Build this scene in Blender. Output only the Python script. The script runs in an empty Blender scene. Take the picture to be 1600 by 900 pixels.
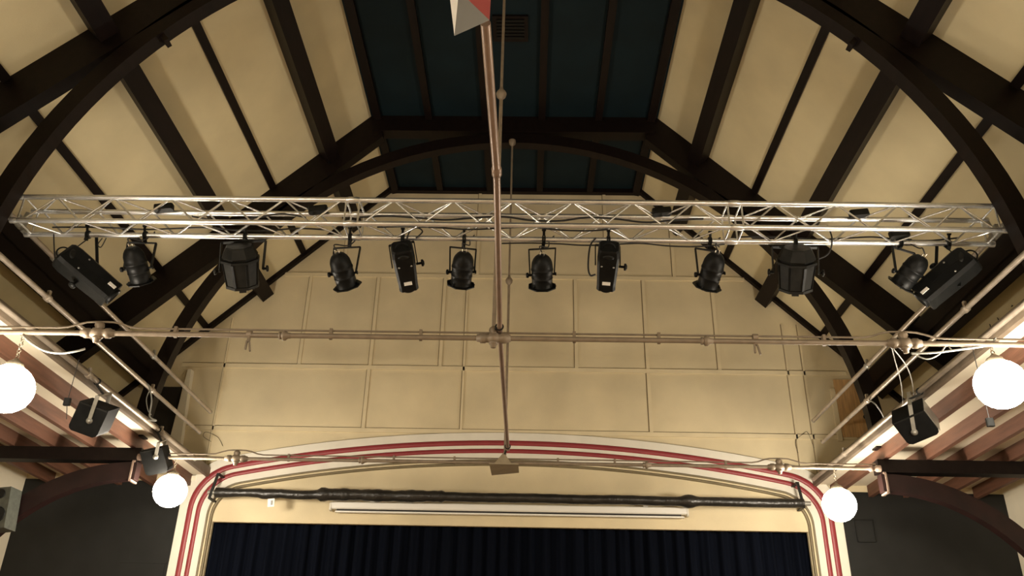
import bpy, math, random
from mathutils import Vector, Matrix
random.seed(7)
V = Vector
scene = bpy.context.scene
COL = scene.collection
ZO = 1.6                      # eye height above the hall floor
CX, FPX = 0.2521, 1330.83     # camera x, focal length in pixels of a 1600 px wide frame
FW = V((-0.02012339, 0.89194008, 0.45170559))
RT = V((0.99973134, 0.01275374, 0.01935422))
UP = V((-0.01150187, -0.45197371, 0.8919571))
EYE = V((CX, 0, 0))

def ray(u, v): return FW + RT*((u-800)/FPX) - UP*((v-450)/FPX)
def pY(u, v, Y):
    d = ray(u, v); return EYE + d*(Y/d.y)
def pZ(u, v, Z):
    d = ray(u, v); return EYE + d*(Z/d.z)
def pX(u, v, X):
    d = ray(u, v); return EYE + d*((X-CX)/d.x)

# ------------------------------------------------------------------ materials
def lin(c): return tuple(((x/12.92) if x <= .04045 else ((x+.055)/1.055)**2.4) for x in c)
def rgb(r, g, b): return lin((r/255, g/255, b/255))
def mat(name, col, rough=.6, metal=0., var=.0, scale=6., bump=0., bscale=60., stretch=(1,1,1), col2=None, spec=.5):
    m = bpy.data.materials.new(name); m.use_nodes = True
    nt = m.node_tree; b = nt.nodes['Principled BSDF']
    b.inputs['Roughness'].default_value = rough; b.inputs['Metallic'].default_value = metal
    b.inputs['Specular IOR Level'].default_value = spec
    b.inputs['Base Color'].default_value = (*col, 1)
    if var or bump or col2:
        tc = nt.nodes.new('ShaderNodeTexCoord'); mp = nt.nodes.new('ShaderNodeMapping')
        mp.inputs['Scale'].default_value = stretch
        nt.links.new(tc.outputs['Object'], mp.inputs['Vector'])
    if var or col2:
        n = nt.nodes.new('ShaderNodeTexNoise'); n.inputs['Scale'].default_value = scale; n.inputs['Detail'].default_value = 6
        nt.links.new(mp.outputs['Vector'], n.inputs['Vector'])
        r = nt.nodes.new('ShaderNodeValToRGB')
        r.color_ramp.elements[0].position = .3; r.color_ramp.elements[1].position = .7
        lo = col2 if col2 else tuple(c*(1-var) for c in col)
        r.color_ramp.elements[0].color = (*lo, 1); r.color_ramp.elements[1].color = (*[min(1, c*(1+var*.5)) for c in col], 1)
        nt.links.new(n.outputs['Fac'], r.inputs['Fac']); nt.links.new(r.outputs['Color'], b.inputs['Base Color'])
    if bump:
        n2 = nt.nodes.new('ShaderNodeTexNoise'); n2.inputs['Scale'].default_value = bscale; n2.inputs['Detail'].default_value = 4
        bp = nt.nodes.new('ShaderNodeBump'); bp.inputs['Strength'].default_value = bump; bp.inputs['Distance'].default_value = .01
        nt.links.new(mp.outputs['Vector'], n2.inputs['Vector'])
        nt.links.new(n2.outputs['Fac'], bp.inputs['Height']); nt.links.new(bp.outputs['Normal'], b.inputs['Normal'])
    return m
M = {}
M['slope'] = mat('cream_board', (.69, .60, .375), .75, var=.10, scale=1.6, bump=.12, bscale=90)
M['wall'] = mat('tan_plaster', (.69, .59, .385), .8, var=.17, scale=1.0, bump=.2, bscale=70)
M['strip'] = mat('tan_strip', (.70, .60, .395), .75, var=.08, scale=3)
M['timber'] = mat('dark_stained_timber', (.0075, .0038, .0030), .5, spec=.2, var=.4, scale=5, stretch=(3, .6, 3), bump=.1, bscale=30)
M['timber_red'] = mat('dark_red_timber', (.017, .0062, .0055), .5, spec=.3, var=.4, scale=5, bump=.1, bscale=30)
M['blue'] = mat('dark_blue_board', (.0036, .0125, .0170), .7, spec=.2, var=.25, scale=2)
M['joist'] = mat('red_brown_timber', (.13, .056, .032), .6, var=.35, scale=4, stretch=(4, .5, 4), bump=.15, bscale=25)
M['aisle'] = mat('white_board', (.76, .70, .55), .7, var=.08, scale=2)
M['alu'] = mat('aluminium_tube', (.91, .93, .94), .27, .88, var=.12, scale=9)
M['galv'] = mat('galvanised_pipe', (.40, .34, .27), .42, .55, var=.25, scale=7)
M['taupe'] = mat('taupe_painted_iron', (.27, .215, .155), .45, .15, var=.2, scale=12)
M['copper'] = mat('brown_enamel_pipe', (.33, .235, .18), .3, .3, var=.15, scale=8)
M['black'] = mat('black_lamp_paint', (.0055, .006, .0058), .46, .0, spec=.22, var=.4, scale=14, bump=.1, bscale=50)
M['oldblack'] = mat('worn_grey_black_metal', (.011, .011, .009), .5, .1, spec=.3, var=.6, scale=12, bump=.25, bscale=28)
M['steel'] = mat('dull_steel', (.36, .35, .31), .4, .6, var=.15, scale=15)
M['glint'] = mat('lens_rim', (.6, .56, .48), .25, .9)
M['paper'] = mat('white_label', (.85, .83, .78), .6)
M['white'] = mat('white_moulding', (.76, .725, .63), .55, var=.05, scale=5)
M['red'] = mat('red_moulding', (.27, .032, .038), .45, var=.1, scale=8)
M['olive'] = mat('olive_gold_moulding', (.19, .155, .088), .5, var=.15, scale=8)
M['curtain'] = mat('navy_velvet', (.0022, .0036, .0085), .9, spec=.08, var=.3, scale=4, stretch=(6, 6, .4))
M['navy_black'] = mat('black_wall_paint', (.012, .0125, .0115), .6, spec=.3, var=.3, scale=3, bump=.1, bscale=20)
M['bag'] = mat('black_plastic_wrap', (.02, .018, .015), .33, var=.4, scale=9, bump=.9, bscale=22)
M['screen'] = mat('white_screen_case', (.80, .78, .72), .4)
M['slot'] = mat('dark_slot', (.02, .018, .016), .7)
M['ply'] = mat('orange_plywood', (.60, .37, .165), .6, var=.3, scale=5, stretch=(6, 6, .6))
M['matteblack'] = mat('matte_black_paint', (.006, .0062, .006), .62, spec=.12, var=.4, scale=14)
M['joint'] = mat('joint_shadow_tan', (.27, .21, .125), .85, var=.3, scale=5)  # dark tan for gap and shadow lines painted beside the wall strips
M['shade'] = mat('grey_brown_iron', (.36, .30, .20), .5, var=.15, scale=9)
M['fascia'] = mat('brown_fascia_paint', (.15, .115, .08), .6, var=.25, scale=6)
M['floor'] = mat('brown_floor_boards', (.38, .27, .17), .5, var=.3, scale=3, stretch=(5, .3, 1))
M['cable'] = mat('black_rubber_cable', (.014, .013, .012), .55)
M['greycable'] = mat('grey_cable', (.30, .30, .27), .5)
M['chain'] = mat('aged_chain', (.25, .21, .15), .45, .5)
M['silver'] = mat('silver_card', (.15, .145, .125), .5, .2)
M['redcard'] = mat('red_card', (.33, .055, .055), .5)
M['pinkiron'] = mat('pale_painted_strap', (.25, .18, .14), .5)
M['grille'] = mat('grey_green_cabinet', (.065, .07, .055), .7, var=.3, scale=20)
gm = bpy.data.materials.new('opal_lit_glass'); gm.use_nodes = True
_b = gm.node_tree.nodes['Principled BSDF']
_b.inputs['Base Color'].default_value = (.9, .88, .82, 1); _b.inputs['Roughness'].default_value = .2
_b.inputs['Emission Color'].default_value = (1, .885, .72, 1); _b.inputs['Emission Strength'].default_value = 80
M['opal'] = gm

# ------------------------------------------------------------------ mesh builder
class MB:
    def __init__(s): s.v = []; s.f = []; s.sm = []
    def add(s, vs, fs, smooth=False):
        k = len(s.v); s.v += [V(p) for p in vs]
        for f in fs: s.f.append(tuple(i+k for i in f)); s.sm.append(smooth)
        return s
    def hexa(s, c):                                   # 8 corners: bottom 4 (ccw), top 4
        return s.add(c, [(3,2,1,0),(4,5,6,7),(0,1,5,4),(1,2,6,5),(2,3,7,6),(3,0,4,7)])
    def box(s, lo, hi):
        a, b = V(lo), V(hi)
        return s.hexa([(a.x,a.y,a.z),(b.x,a.y,a.z),(b.x,b.y,a.z),(a.x,b.y,a.z),(a.x,a.y,b.z),(b.x,a.y,b.z),(b.x,b.y,b.z),(a.x,b.y,b.z)])
    def obox(s, c, ax, ay, az, ch=0.):                # oriented box from half-extent vectors, chamfered along az
        c, ax, ay, az = V(c), V(ax), V(ay), V(az)
        if not ch:
            return s.hexa([c-ax-ay-az, c+ax-ay-az, c+ax+ay-az, c-ax+ay-az, c-ax-ay+az, c+ax-ay+az, c+ax+ay+az, c-ax+ay+az])
        lx, ly = ax.length, ay.length; ux, uy = ax.normalized(), ay.normalized()
        pts = [(lx-ch,-ly),(lx,-ly+ch),(lx,ly-ch),(lx-ch,ly),(-lx+ch,ly),(-lx,ly-ch),(-lx,-ly+ch),(-lx+ch,-ly)]
        vs = [c+ux*x+uy*y-az for x, y in pts]+[c+ux*x+uy*y+az for x, y in pts]
        n = 8
        return s.add(vs, [tuple(range(n))[::-1], tuple(range(n, 2*n))]+[(i, (i+1) % n, n+(i+1) % n, n+i) for i in range(n)])
    def bar(s, a, b, w, h, upv=(0,0,1)):              # rectangular bar between two points
        a, b = V(a), V(b); d = (b-a).normalized(); u = V(upv)
        sx = d.cross(u)
        if sx.length < 1e-4: sx = d.cross(V((1,0,0)))
        sx.normalize(); u = sx.cross(d)
        return s.obox((a+b)/2, sx*w/2, u*h/2, (b-a)/2)
    def prism(s, poly, off):                          # convex polygon of 3-D points pushed by a vector
        n = len(poly); off = V(off)
        vs = [V(p) for p in poly]+[V(p)+off for p in poly]
        return s.add(vs, [tuple(range(n)), tuple(range(2*n-1, n-1, -1))]+[((i+1) % n, i, n+i, n+(i+1) % n) for i in range(n)])
    def frame(s, d):
        d = V(d).normalized(); u = V((0,0,1)) if abs(d.z) < .9 else V((1,0,0))
        x = d.cross(u).normalized(); return x, x.cross(d), d
    def tube(s, pts, r, n=10, caps=True):             # smooth tube through points
        pts = [V(p) for p in pts]; m = len(pts); rings = []
        rr = r if isinstance(r, (list, tuple)) else [r]*m
        px = None
        for i, p in enumerate(pts):
            d = (pts[min(i+1, m-1)]-pts[max(i-1, 0)]).normalized()
            if px is None: px, _, _ = s.frame(d)
            px = (px-d*px.dot(d)).normalized(); py = d.cross(px)
            rings.append([p+(px*math.cos(t)+py*math.sin(t))*rr[i] for t in [2*math.pi*k/n for k in range(n)]])
        vs = [q for rg in rings for q in rg]
        s.add(vs, [(i*n+k, i*n+(k+1) % n, (i+1)*n+(k+1) % n, (i+1)*n+k) for i in range(m-1) for k in range(n)], True)
        if caps:
            s.add(rings[0], [tuple(range(n))[::-1]]); s.add(rings[-1], [tuple(range(n))])
        return s
    def lathe(s, base, axis, prof, n=20, smooth=True, phase=0., sx=1., xdir=None):   # prof: (distance along axis, radius)
        x, y, d = s.frame(axis)
        if xdir is not None:
            x = (V(xdir)-d*V(xdir).dot(d)).normalized(); y = d.cross(x)
        vs = []
        for t, r in prof:
            vs += [V(base)+d*t+x*r*sx*math.cos(2*math.pi*(k+phase)/n)+y*r*math.sin(2*math.pi*(k+phase)/n) for k in range(n)]
        m = len(prof)
        s.add(vs, [(i*n+k, i*n+(k+1) % n, (i+1)*n+(k+1) % n, (i+1)*n+k) for i in range(m-1) for k in range(n)], smooth)
        if prof[0][1] > 1e-5: s.add(vs[:n], [tuple(range(n))[::-1]])
        if prof[-1][1] > 1e-5: s.add(vs[-n:], [tuple(range(n))])
        return s
    def ball(s, c, r, n=20, m=12):
        return s.lathe(V(c)-V((0,0,r)), (0,0,1), [(r-r*math.cos(math.pi*i/m), max(1e-6, r*math.sin(math.pi*i/m))) for i in range(m+1)], n)
    def torus(s, c, axis, R, r, n=14, m=6):
        x, y, d = s.frame(axis)
        vs = []
        for i in range(n):
            a = 2*math.pi*i/n; e = x*math.cos(a)+y*math.sin(a)
            vs += [V(c)+e*(R+r*math.cos(2*math.pi*j/m))+d*r*math.sin(2*math.pi*j/m) for j in range(m)]
        return s.add(vs, [(i*m+j, ((i+1) % n)*m+j, ((i+1) % n)*m+(j+1) % m, i*m+(j+1) % m) for i in range(n) for j in range(m)], True)
    def build(s, name, material, parent=None, origin=None):
        o_w = V(origin) if origin is not None else (V(parent['_o']) if parent is not None else s.v[0].copy())
        me = bpy.data.meshes.new(name)
        me.from_pydata([tuple(p-o_w) for p in s.v], [], s.f); me.update()
        for p, sm in zip(me.polygons, s.sm): p.use_smooth = sm
        import bmesh
        bm = bmesh.new(); bm.from_mesh(me); bmesh.ops.recalc_face_normals(bm, faces=bm.faces); bm.to_mesh(me); bm.free()
        me.materials.append(M[material] if isinstance(material, str) else material)
        o = bpy.data.objects.new(name, me); COL.objects.link(o)
        o['_o'] = tuple(o_w)
        if parent is not None: o.parent = parent
        else: o.location = o_w+V((0,0,ZO))
        return o

def tag(o, label, cat, group=None):
    o['label'] = label; o['category'] = cat
    if group: o['group'] = group
    return o
def struct(name, mb, material, parent=None, origin=None):
    o = mb.build(name, material, parent, origin)
    if parent is None: o['kind'] = 'structure'
    return o
def thing(name, label, cat, loc, group=None):
    o = bpy.data.objects.new(name, None); COL.objects.link(o); o.empty_display_size = .1
    o.location = V(loc)+V((0,0,ZO)); o['_o'] = tuple(V(loc)); return tag(o, label, cat, group)
def solo(name, mb, material, label, cat, group=None, origin=None):
    return tag(mb.build(name, material, None, origin), label, cat, group)
SIDE = {-1: 'left', 1: 'right'}

# ------------------------------------------------------------------ hall dimensions (metres, z measured from eye level)
YB, YF = 12.0, -7.0            # stage wall, opposite end
XT, ZT, K = 2.11, 7.905, .987  # top edge of the slopes, and their fall
FLOOR = -ZO
T = V((.7117, 0, -.7025)); 
def zs(X): return ZT-K*(X-XT)
def SP(s, X, n, Y):            # point on a roof slope, n metres into the room
    return V((s*(X-.7025*n), Y, zs(X)-.7117*n))
XO = 6.90                      # outer aisle wall
ZD = 3.02                      # aisle ceiling
Y1, Y2, TH = 6.24, 10.05, .15  # the two roof trusses, their thickness

struct('floor', MB().box((-XO-.2, YF-.2, FLOOR-.2), (XO+.2, YB+.2, FLOOR)), 'floor')
for s in (-1, 1):
    struct('wall_'+SIDE[s], MB().box((min(s*XO, s*(XO+.2)), YF, FLOOR), (max(s*XO, s*(XO+.2)), YB, ZD+.25)), 'aisle')
    m = MB().prism([SP(s, XT, 0, YF), SP(s, XT, 0, YB), SP(s, 7.1, 0, YB), SP(s, 7.1, 0, YF)], SP(s, XT, -.06, YF)-SP(s, XT, 0, YF))
    struct('ceiling_slope_'+SIDE[s], m, 'slope')
    a, b = sorted((s*4.31, s*XO))
    struct('ceiling_aisle_'+SIDE[s], MB().box((a, YF, ZD), (b, YB, ZD+.03)), 'aisle')
    a, b = sorted((s*4.26, s*4.31))
    struct('trim_edge_board_'+SIDE[s], MB().box((a, YF, ZD-.03), (b, YB, ZD+.10)), 'fascia')
struct('ceiling', MB().box((-XT, YF, ZT), (XT, YB, ZT+.06)), 'blue')
struct('wall_front', MB().prism([(-7.1,YF,FLOOR),(7.1,YF,FLOOR),(7.1,YF,ZD),(XT,YF,ZT),(-XT,YF,ZT),(-7.1,YF,ZD)], (0,-.2,0)), 'wall')
w = MB()
w.prism([(-7.05,YB,3.1),(7.05,YB,3.1),(XT,YB,ZT),(-XT,YB,ZT)], (0,.06,0))
w.box((-7.05,YB,2.375),(7.05,YB+.06,3.1))
w.box((-7.05,YB,FLOOR),(-4.12,YB+.06,2.375)); w.box((4.12,YB,FLOOR),(7.05,YB+.06,2.375))
wall = struct('wall_back', w, 'wall', origin=(0, YB, 0))
# raised cover strips of the plaster panels
st = MB()
jn = MB()  # thin dark strips painting the gap and shadow line along each cover strip
def vs(x, z0, z1, wd=.05):
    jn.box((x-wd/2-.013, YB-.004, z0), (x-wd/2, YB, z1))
    st.box((x-wd/2, YB-.02, z0), (x+wd/2, YB, z1))
for z in (6.27, 4.70, 3.72):
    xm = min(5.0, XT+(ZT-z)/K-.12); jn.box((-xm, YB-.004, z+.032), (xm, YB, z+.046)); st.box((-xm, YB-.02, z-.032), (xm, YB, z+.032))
for x in (-3.22, -2.14, -1.08, .98, 2.05, 3.125):
    vs(x, 4.73, 6.24); top = min(ZT-.03, ZT-K*(abs(x)-XT)-.12)
    if top > 6.5 and x not in (-2.14,): vs(x+.5, 6.3, min(ZT-.03, ZT-K*(abs(x+.5)-XT)-.12) if abs(x+.5) > XT else ZT-.03)
vs(-.72, 3.75, 6.24, .03)
for x in (-2.15, 2.05): vs(x, 3.75, 4.67)
for x in (-4.35, 4.14, 4.38): vs(x, 3.0, 5.5, .025)
st.build('cover_strip', 'strip', wall); jn.build('joint_shadow_line', 'joint', wall)
for s in (-1, 1):              # black painted end of each aisle
    a, b = sorted((s*4.60, s*XO))
    struct('wall_back_'+SIDE[s], MB().box((a, YB-.015, FLOOR), (b, YB, 2.93)), 'navy_black')
# dark edge boards of the roof
for i, s in enumerate((-1, 1)):
    struct('trim_verge_'+SIDE[s], MB().prism([SP(s, XT, .0, YB), SP(s, XT, .07, YB), SP(s, 6.6, .07, YB), SP(s, 6.6, 0, YB)], (0,-.075,0)), 'timber')
    struct('trim_eaves_'+SIDE[s], MB().prism([SP(s, XT-.02, 0, YF), SP(s, XT+.02, .10, YF), (s*(XT-.16), YF, ZT-.07), (s*(XT-.16), YF, ZT)], (0, YB-YF-.002, 0)), 'timber')
struct('trim_ceiling_end', MB().box((-XT, YB-.09, ZT-.075), (XT, YB, ZT)), 'timber')

# ------------------------------------------------------------------ roof timbers
ORD = ['uppermost', 'middle', 'lowest']
for s in (-1, 1):
    for i, (X, wd, dp) in enumerate(((2.73, .20, .24), (4.02, .21, .24), (5.46, .42, .20))):
        def sec(Y): return [SP(s, X-wd/2*.7117, 0, Y), SP(s, X-wd/2*.7117, dp, Y), SP(s, X+wd/2*.7117, dp, Y), SP(s, X+wd/2*.7117, 0, Y)]
        m = MB().prism(sec(YF), (0, YB-YF-.002, 0))
        if i == 2:
            m.prism([SP(s, X-.21*.7117, dp, YF), SP(s, X-.21*.7117, dp+.05, YF), SP(s, X-.02, dp+.05, YF), SP(s, X-.02, dp, YF)], (0, YB-YF-.002, 0))
        solo('roof_purlin', m, 'timber', '%s of the three thick dark roof purlins along the %s cream slope' % (ORD[i], SIDE[s]), 'purlin', 'roof purlins')
    for i, X in enumerate((3.39, 4.73)):
        m = MB().prism([SP(s, X-.035, 0, YF), SP(s, X-.035, .03, YF), SP(s, X+.035, .03, YF), SP(s, X+.035, 0, YF)], (0, YB-YF-.08, 0))
        solo('cover_batten', m, 'timber', 'thin dark cover batten on the %s cream roof slope, the %s of its two' % (SIDE[s], ('upper', 'lower')[i]), 'batten', 'thin roof battens')
for i, X in enumerate((-1.25, -.42, .41, 1.24)):
    solo('ceiling_joist', MB().box((X-.05, YF, ZT-.07), (X+.05, YB-.09, ZT)), 'timber',
         'dark joist under the flat blue ceiling, %s from the left cream slope' % ('first', 'second', 'third', 'fourth')[i], 'joist', 'blue ceiling joists')
h = thing('ceiling_vent', 'dark square vent panel in the flat blue ceiling beside the long pipe', 'vent', (0, 8.2, ZT))
MB().box((-.25, 8.0, ZT-.03), (.2, 8.45, ZT)).build('frame', 'timber', h)
mv = MB()
for k in range(6): mv.box((-.2, 8.05+k*.06, ZT-.045), (.15, 8.085+k*.06, ZT-.03))
mv.build('louvre', 'black', h)

RI, RE, ZC = 4.45, 4.62, 3.0
def roof_truss(Y, label, lights):
    r = thing('roof_truss', label, 'roof truss', (0, Y, 2.8), 'arched roof trusses')
    n = 64; a0 = math.pi-math.asin(-.02); m = MB(); vsn = []
    for i in range(n+1):
        a = math.pi*i/n
        for rad in (RI, RE):
            for y in (Y, Y+TH): vsn.append((rad*math.cos(a), y, ZC+rad*math.sin(a)))
    fs = []
    for i in range(n):
        b = i*4; c = b+4
        fs += [(b, b+1, c+1, c), (b+2, c+2, c+3, b+3), (b, c, c+2, b+2), (b+1, b+3, c+3, c+1)]
    fs += [(0, 2, 3, 1), (n*4, n*4+1, n*4+3, n*4+2)]
    m.add(vsn, fs); m.build('arch_rib', 'timber', r)
    if Y < 8:
        for s in (-1, 1):
            MB().obox((s*3.36, Y+TH/2, 5.90), (.05*s, 0, .06), (0, .05, 0), (.018, 0, -.015*s)).build('hook_plate', 'timber', r)
    for s in (-1, 1):
        P = [SP(s, XT-.12, 0, Y), SP(s, 6.85, 0, Y), SP(s, 6.75, .38, Y), SP(s, XT+.08, .40, Y)]
        MB().prism(P, (0, TH, 0)).build('principal_rafter', 'timber', r)
    MB().box((-XT+.05, Y-.02, ZT-.27), (XT-.05, Y+TH+.03, ZT)).build('collar_beam', 'timber', r)
    for s in (-1, 1):
        a, b = sorted((s*4.43, s*XO))
        MB().box((a, Y, 2.70), (b, Y+.17, 2.855)).build('aisle_beam', 'timber', r)
        mb = MB(); vv = []; n2 = 24
        for i in range(n2+1):
            t = math.pi/2*i/n2
            for rad in (1.97, 2.18):
                x = s*(4.45+rad*math.sin(t)); z = .505+rad*math.cos(t)
                for y in (Y+.01, Y+.14): vv.append((x, y, z))
        ff = []
        for i in range(n2):
            b = i*4; c = b+4
            ff += [(b, b+1, c+1, c), (b+2, c+2, c+3, b+3), (b, c, c+2, b+2), (b+1, b+3, c+3, c+1)]
        ff += [(0, 2, 3, 1), (n2*4, n2*4+1, n2*4+3, n2*4+2)]
        mb.add(vv, ff); br = mb.build('aisle_brace', 'timber_red', r)
        k = MB(); x0 = s*4.50
        for y in (Y-.004, Y+.13):
            k.bar((x0, y+.01, 2.45), (x0, y+.01, 2.69), .012, .02, (1,0,0))
        k.bar((x0-s*.012, Y-.01, 2.46), (x0-s*.012, Y+.16, 2.46), .03, .02); k.bar((x0-s*.012, Y-.01, 2.69), (x0-s*.012, Y+.16, 2.69), .03, .02)
        k.build('strap', 'pinkiron', br)
    return r
roof_truss(Y1, 'nearer arched dark timber roof truss, in front of the lighting truss', 0)
roof_truss(Y2, 'farther arched dark timber roof truss, just before the tan stage wall', 0)

# aisle joists
for s in (-1, 1):
    for i, X in enumerate((4.506, 5.02, 5.50, 6.0, 6.48)):
        a, b = sorted((s*X, s*(X+.065)))
        solo('aisle_joist', MB().box((a, YF, 2.86), (b, YB-.02, ZD)), 'joist',
             'red-brown joist under the white %s aisle ceiling, %s out from the pipes' % (SIDE[s], ('first', 'second', 'third', 'fourth', 'fifth')[i]), 'joist', 'aisle ceiling joists')

# ------------------------------------------------------------------ proscenium surround
def ppath(o, zb=FLOOR):
    r, R = .72-.62*max(o, 0), 19.7-o; pts = [(-4.6+o, zb)]
    xc = 4.6-o-r; zc = math.sqrt((R-r)**2-xc*xc)-16.0; th = math.atan2(xc, zc+16.0)
    pts += [(-4.6+o, zb+(zc-zb)*k/6) for k in range(1, 6)]
    for k in range(13):
        a = math.pi-(math.pi/2-th)*k/12; pts.append((-xc+r*math.cos(a), zc+r*math.sin(a)))
    for k in range(1, 40):
        a = math.pi/2+th-2*th*k/40; pts.append((R*math.cos(a), -16.0+R*math.sin(a)))
    return pts+[(-x, z) for x, z in pts[:19][::-1]]
def band(o0, o1, d, rnd=False):
    m = MB(); prof = [(o0, 0), (o0, d), (o1, d), (o1, 0)]
    if rnd: prof = [(o0, 0)]+[((o0+o1)/2-(o1-o0)/2*math.cos(math.pi*k/6), d-.02+.02*math.sin(math.pi*k/6)) for k in range(7)]+[(o1, 0)]
    rows = [[(x, YB-dd, z) for x, z in ppath(o)] for o, dd in prof]; n = len(rows[0])
    vsn = [p for row in rows for p in row]
    m.add(vsn, [(i*n+k, i*n+k+1, (i+1)*n+k+1, (i+1)*n+k) for i in range(len(rows)-1) for k in range(n-1)], rnd)
    return m
pr = band(0, .113, .05)
pros = struct('trim_proscenium', pr, 'white', origin=(0, YB, FLOOR))
for o0, o1, d, nm, mm, rn in ((-.014,0,.03,'edge_shadow_bead','olive',1), (.113,.19,.065,'red_stripe','red',1), (.19,.236,.05,'white_band','white',0), (.236,.30,.06,'red_stripe','red',1),  # outermost olive strip paints a dark line of shade and dirt round the arch
                              (.30,.392,.045,'white_band','white',0), (.392,.424,.06,'olive_moulding','olive',1), (.424,.442,.045,'tan_bead','strip',0), (.442,.474,.045,'olive_moulding','olive',1)):
    o = band(o0, o1, d, rn).build(nm, mm, pros)

# stage curtain
cm = MB(); nx = 420; rows = []
for z in (2.46, 2.42, 1.2, 0, -.6):
    row = []
    for i in range(nx+1):
        x = -4.3+8.6*i/nx
        d = .045*math.sin(x*31+1.3*math.sin(x*3.1))+.02*math.sin(x*67+2*math.sin(x*5))
        if z > 2.44: d *= .4
        row.append((x, YB+.145+d, z))
    rows.append(row)
n = nx+1
cm.add([p for r_ in rows for p in r_], [(i*n+k, i*n+k+1, (i+1)*n+k+1, (i+1)*n+k) for i in range(4) for k in range(nx)], True)
cur = solo('stage_curtain', cm, 'curtain', 'navy blue pleated stage curtain closed below the white screen case', 'curtain', origin=(0, YB+.145, -.6))
sd = cur.modifiers.new('thick', 'SOLIDIFY'); sd.thickness = .012
struct('trim_stage_edge', MB().box((-4.6, YB+.1, FLOOR), (4.6, YB+.7, -.6)), 'timber')
struct('wall_stage', MB().box((-4.9, YB+.55, -.6), (4.9, YB+.6, 3.2)), 'navy_black')

# projection screen
sc_ = thing('projection_screen', 'long white rolled-up projection screen case above the navy curtain', 'projection screen', (0, 11.9, 2.58))
MB().obox((0, 11.92, 2.606), (0, .05, 0), (0, 0, .048), (2.46, 0, 0), .014).build('case', 'screen', sc_)
MB().box((-2.38, 11.895, 2.535), (2.38, 11.945, 2.557)).build('slot', 'slot', sc_)
MB().box((-2.40, 11.885, 2.512), (2.42, 11.94, 2.532)).build('bottom_bar', 'screen', sc_)
for s in (-1, 1):
    MB().obox((s*2.47, 11.92, 2.59), (0, .055, 0), (0, 0, .055), (.012, 0, 0), .014).build('end_cap', 'white', sc_)
    MB().box((s*1.9-.03, 11.9, 2.62), (s*1.9+.03, 12.0, 2.68)).build('wall_bracket', 'screen', sc_)

# wrapped bar across the arch
bt = thing('wrapped_bar', 'long black plastic-wrapped bar hung across the stage arch', 'bar', (0, 11.74, 2.69))
pts, rr = [], []
for k in range(161):
    x = -4.05+8.08*k/160
    r = .062
    if x < -3.2: r = .062+.008*math.sin(x*9)
    if -2.6 < x < -.9: r = .080+.006*math.sin(x*13)+.004*math.sin(x*41)
    if -.9 <= x < 2.2: r = .064+.002*math.sin(x*23)
    if abs(x-2.47) < .12: r = .062+.032*math.cos((x-2.47)/.12*math.pi/2)
    if abs(x+2.55) < .10: r += .022*math.cos((x+2.55)/.10*math.pi/2)
    pts.append((x, 11.74+.003*math.sin(x*7), 2.722-.02*(x+4)/8+.003*math.sin(x*5)-(.012 if -3.4 < x < -2.6 else 0)*abs(math.sin(x*6)))); rr.append(r)
MB().tube(pts, rr, 14).build('wrapping', 'bag', bt)
for x0, x1, zz in ((-4.16, -4.04, 2.722), (4.02, 4.12, 2.702)): MB().tube([(x0, 11.74, zz), (x1, 11.74, zz)], .03, 12).build('pole_end', 'steel', bt)
for s, a, b in ((-1, pY(341, 740, 11.72), pY(327, 778, 11.72)), (1, pY(1246, 754, 11.72), pY(1256, 792, 11.72))):
    m = MB(); m.bar(a, b, .035, .02, (0,1,0)); m.bar(a, (a.x, YB-.04, a.z), .04, .02); m.bar(b, (b.x, YB-.04, b.z), .04, .02)
    m.build('bracket', 'oldblack', bt)
p = pY(424, 786, 11.66)
tg = MB().obox((p.x, 11.645, p.z), (.045, 0, .004), (0, .006, 0), (-.004, 0, .055)).build('paper_tag', 'paper', bt)
MB().obox((p.x+.012, 11.637, p.z), (.014, 0, .001), (0, .002, 0), (-.002, 0, .03)).build('printed_patch', 'greycable', tg)

# hatches in the upper corners of the stage wall
hd = thing('stage_hatch', 'orange plywood hatch door in the right upper corner of the stage wall', 'hatch', (5.0, YB, 3.72))
MB().box((4.79, YB-.03, 3.72), (5.22, YB-.001, 4.60)).build('hatch_panel', 'ply', hd)
fm = MB(); fm.box((4.72, YB-.04, 3.66), (4.785, YB-.001, 4.45)); fm.box((5.23, YB-.04, 3.66), (5.29, YB-.001, 4.45)); fm.build('door_frame', 'strip', hd)
MB().lathe((5.16, YB-.03, 4.02), (0,-1,0), [(0,.02),(.015,.02),(.02,.035),(.035,.03),(.04,0.0001)], 14).build('handle', 'black', hd)
hl = thing('stage_hatch', 'black panel for the dark hatch opening beside a pale board, upper left stage wall', 'hatch', (-5.1, YB, 3.4))
MB().box((-5.30, YB-.03, 3.40), (-4.93, YB-.001, 4.34)).build('hatch_panel', 'slot', hl)  # black panel stands in for the unlit opening of this hatch
fm = MB(); fm.hexa([(-4.925, YB-.10, 3.35), (-4.74, YB-.10, 3.35), (-4.74, YB-.001, 3.35), (-4.925, YB-.001, 3.35), (-4.86, YB-.10, 4.60), (-4.81, YB-.10, 4.60), (-4.80, YB-.001, 4.60), (-4.86, YB-.001, 4.60)])
fm.build('door_frame', 'aisle', hl)
MB().lathe((-4.86, YB-.05, 3.95), (0,-1,0), [(0,.018),(.02,.012),(.03,.0001)], 12).build('knob', 'black', hl)

# ------------------------------------------------------------------ scaffold pipes along the hall
def coupler(c, axis, r=.04, l=.07):
    m = MB(); a = V(axis).normalized(); m.lathe(V(c)-a*l/2, a, [(0, r*.85), (.008, r), (l-.008, r), (l, r*.85)], 12); m.bar(V(c)+V((0,0,.02)), V(c)+V((0,0,.075)), .03, .03)
    return m
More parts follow.
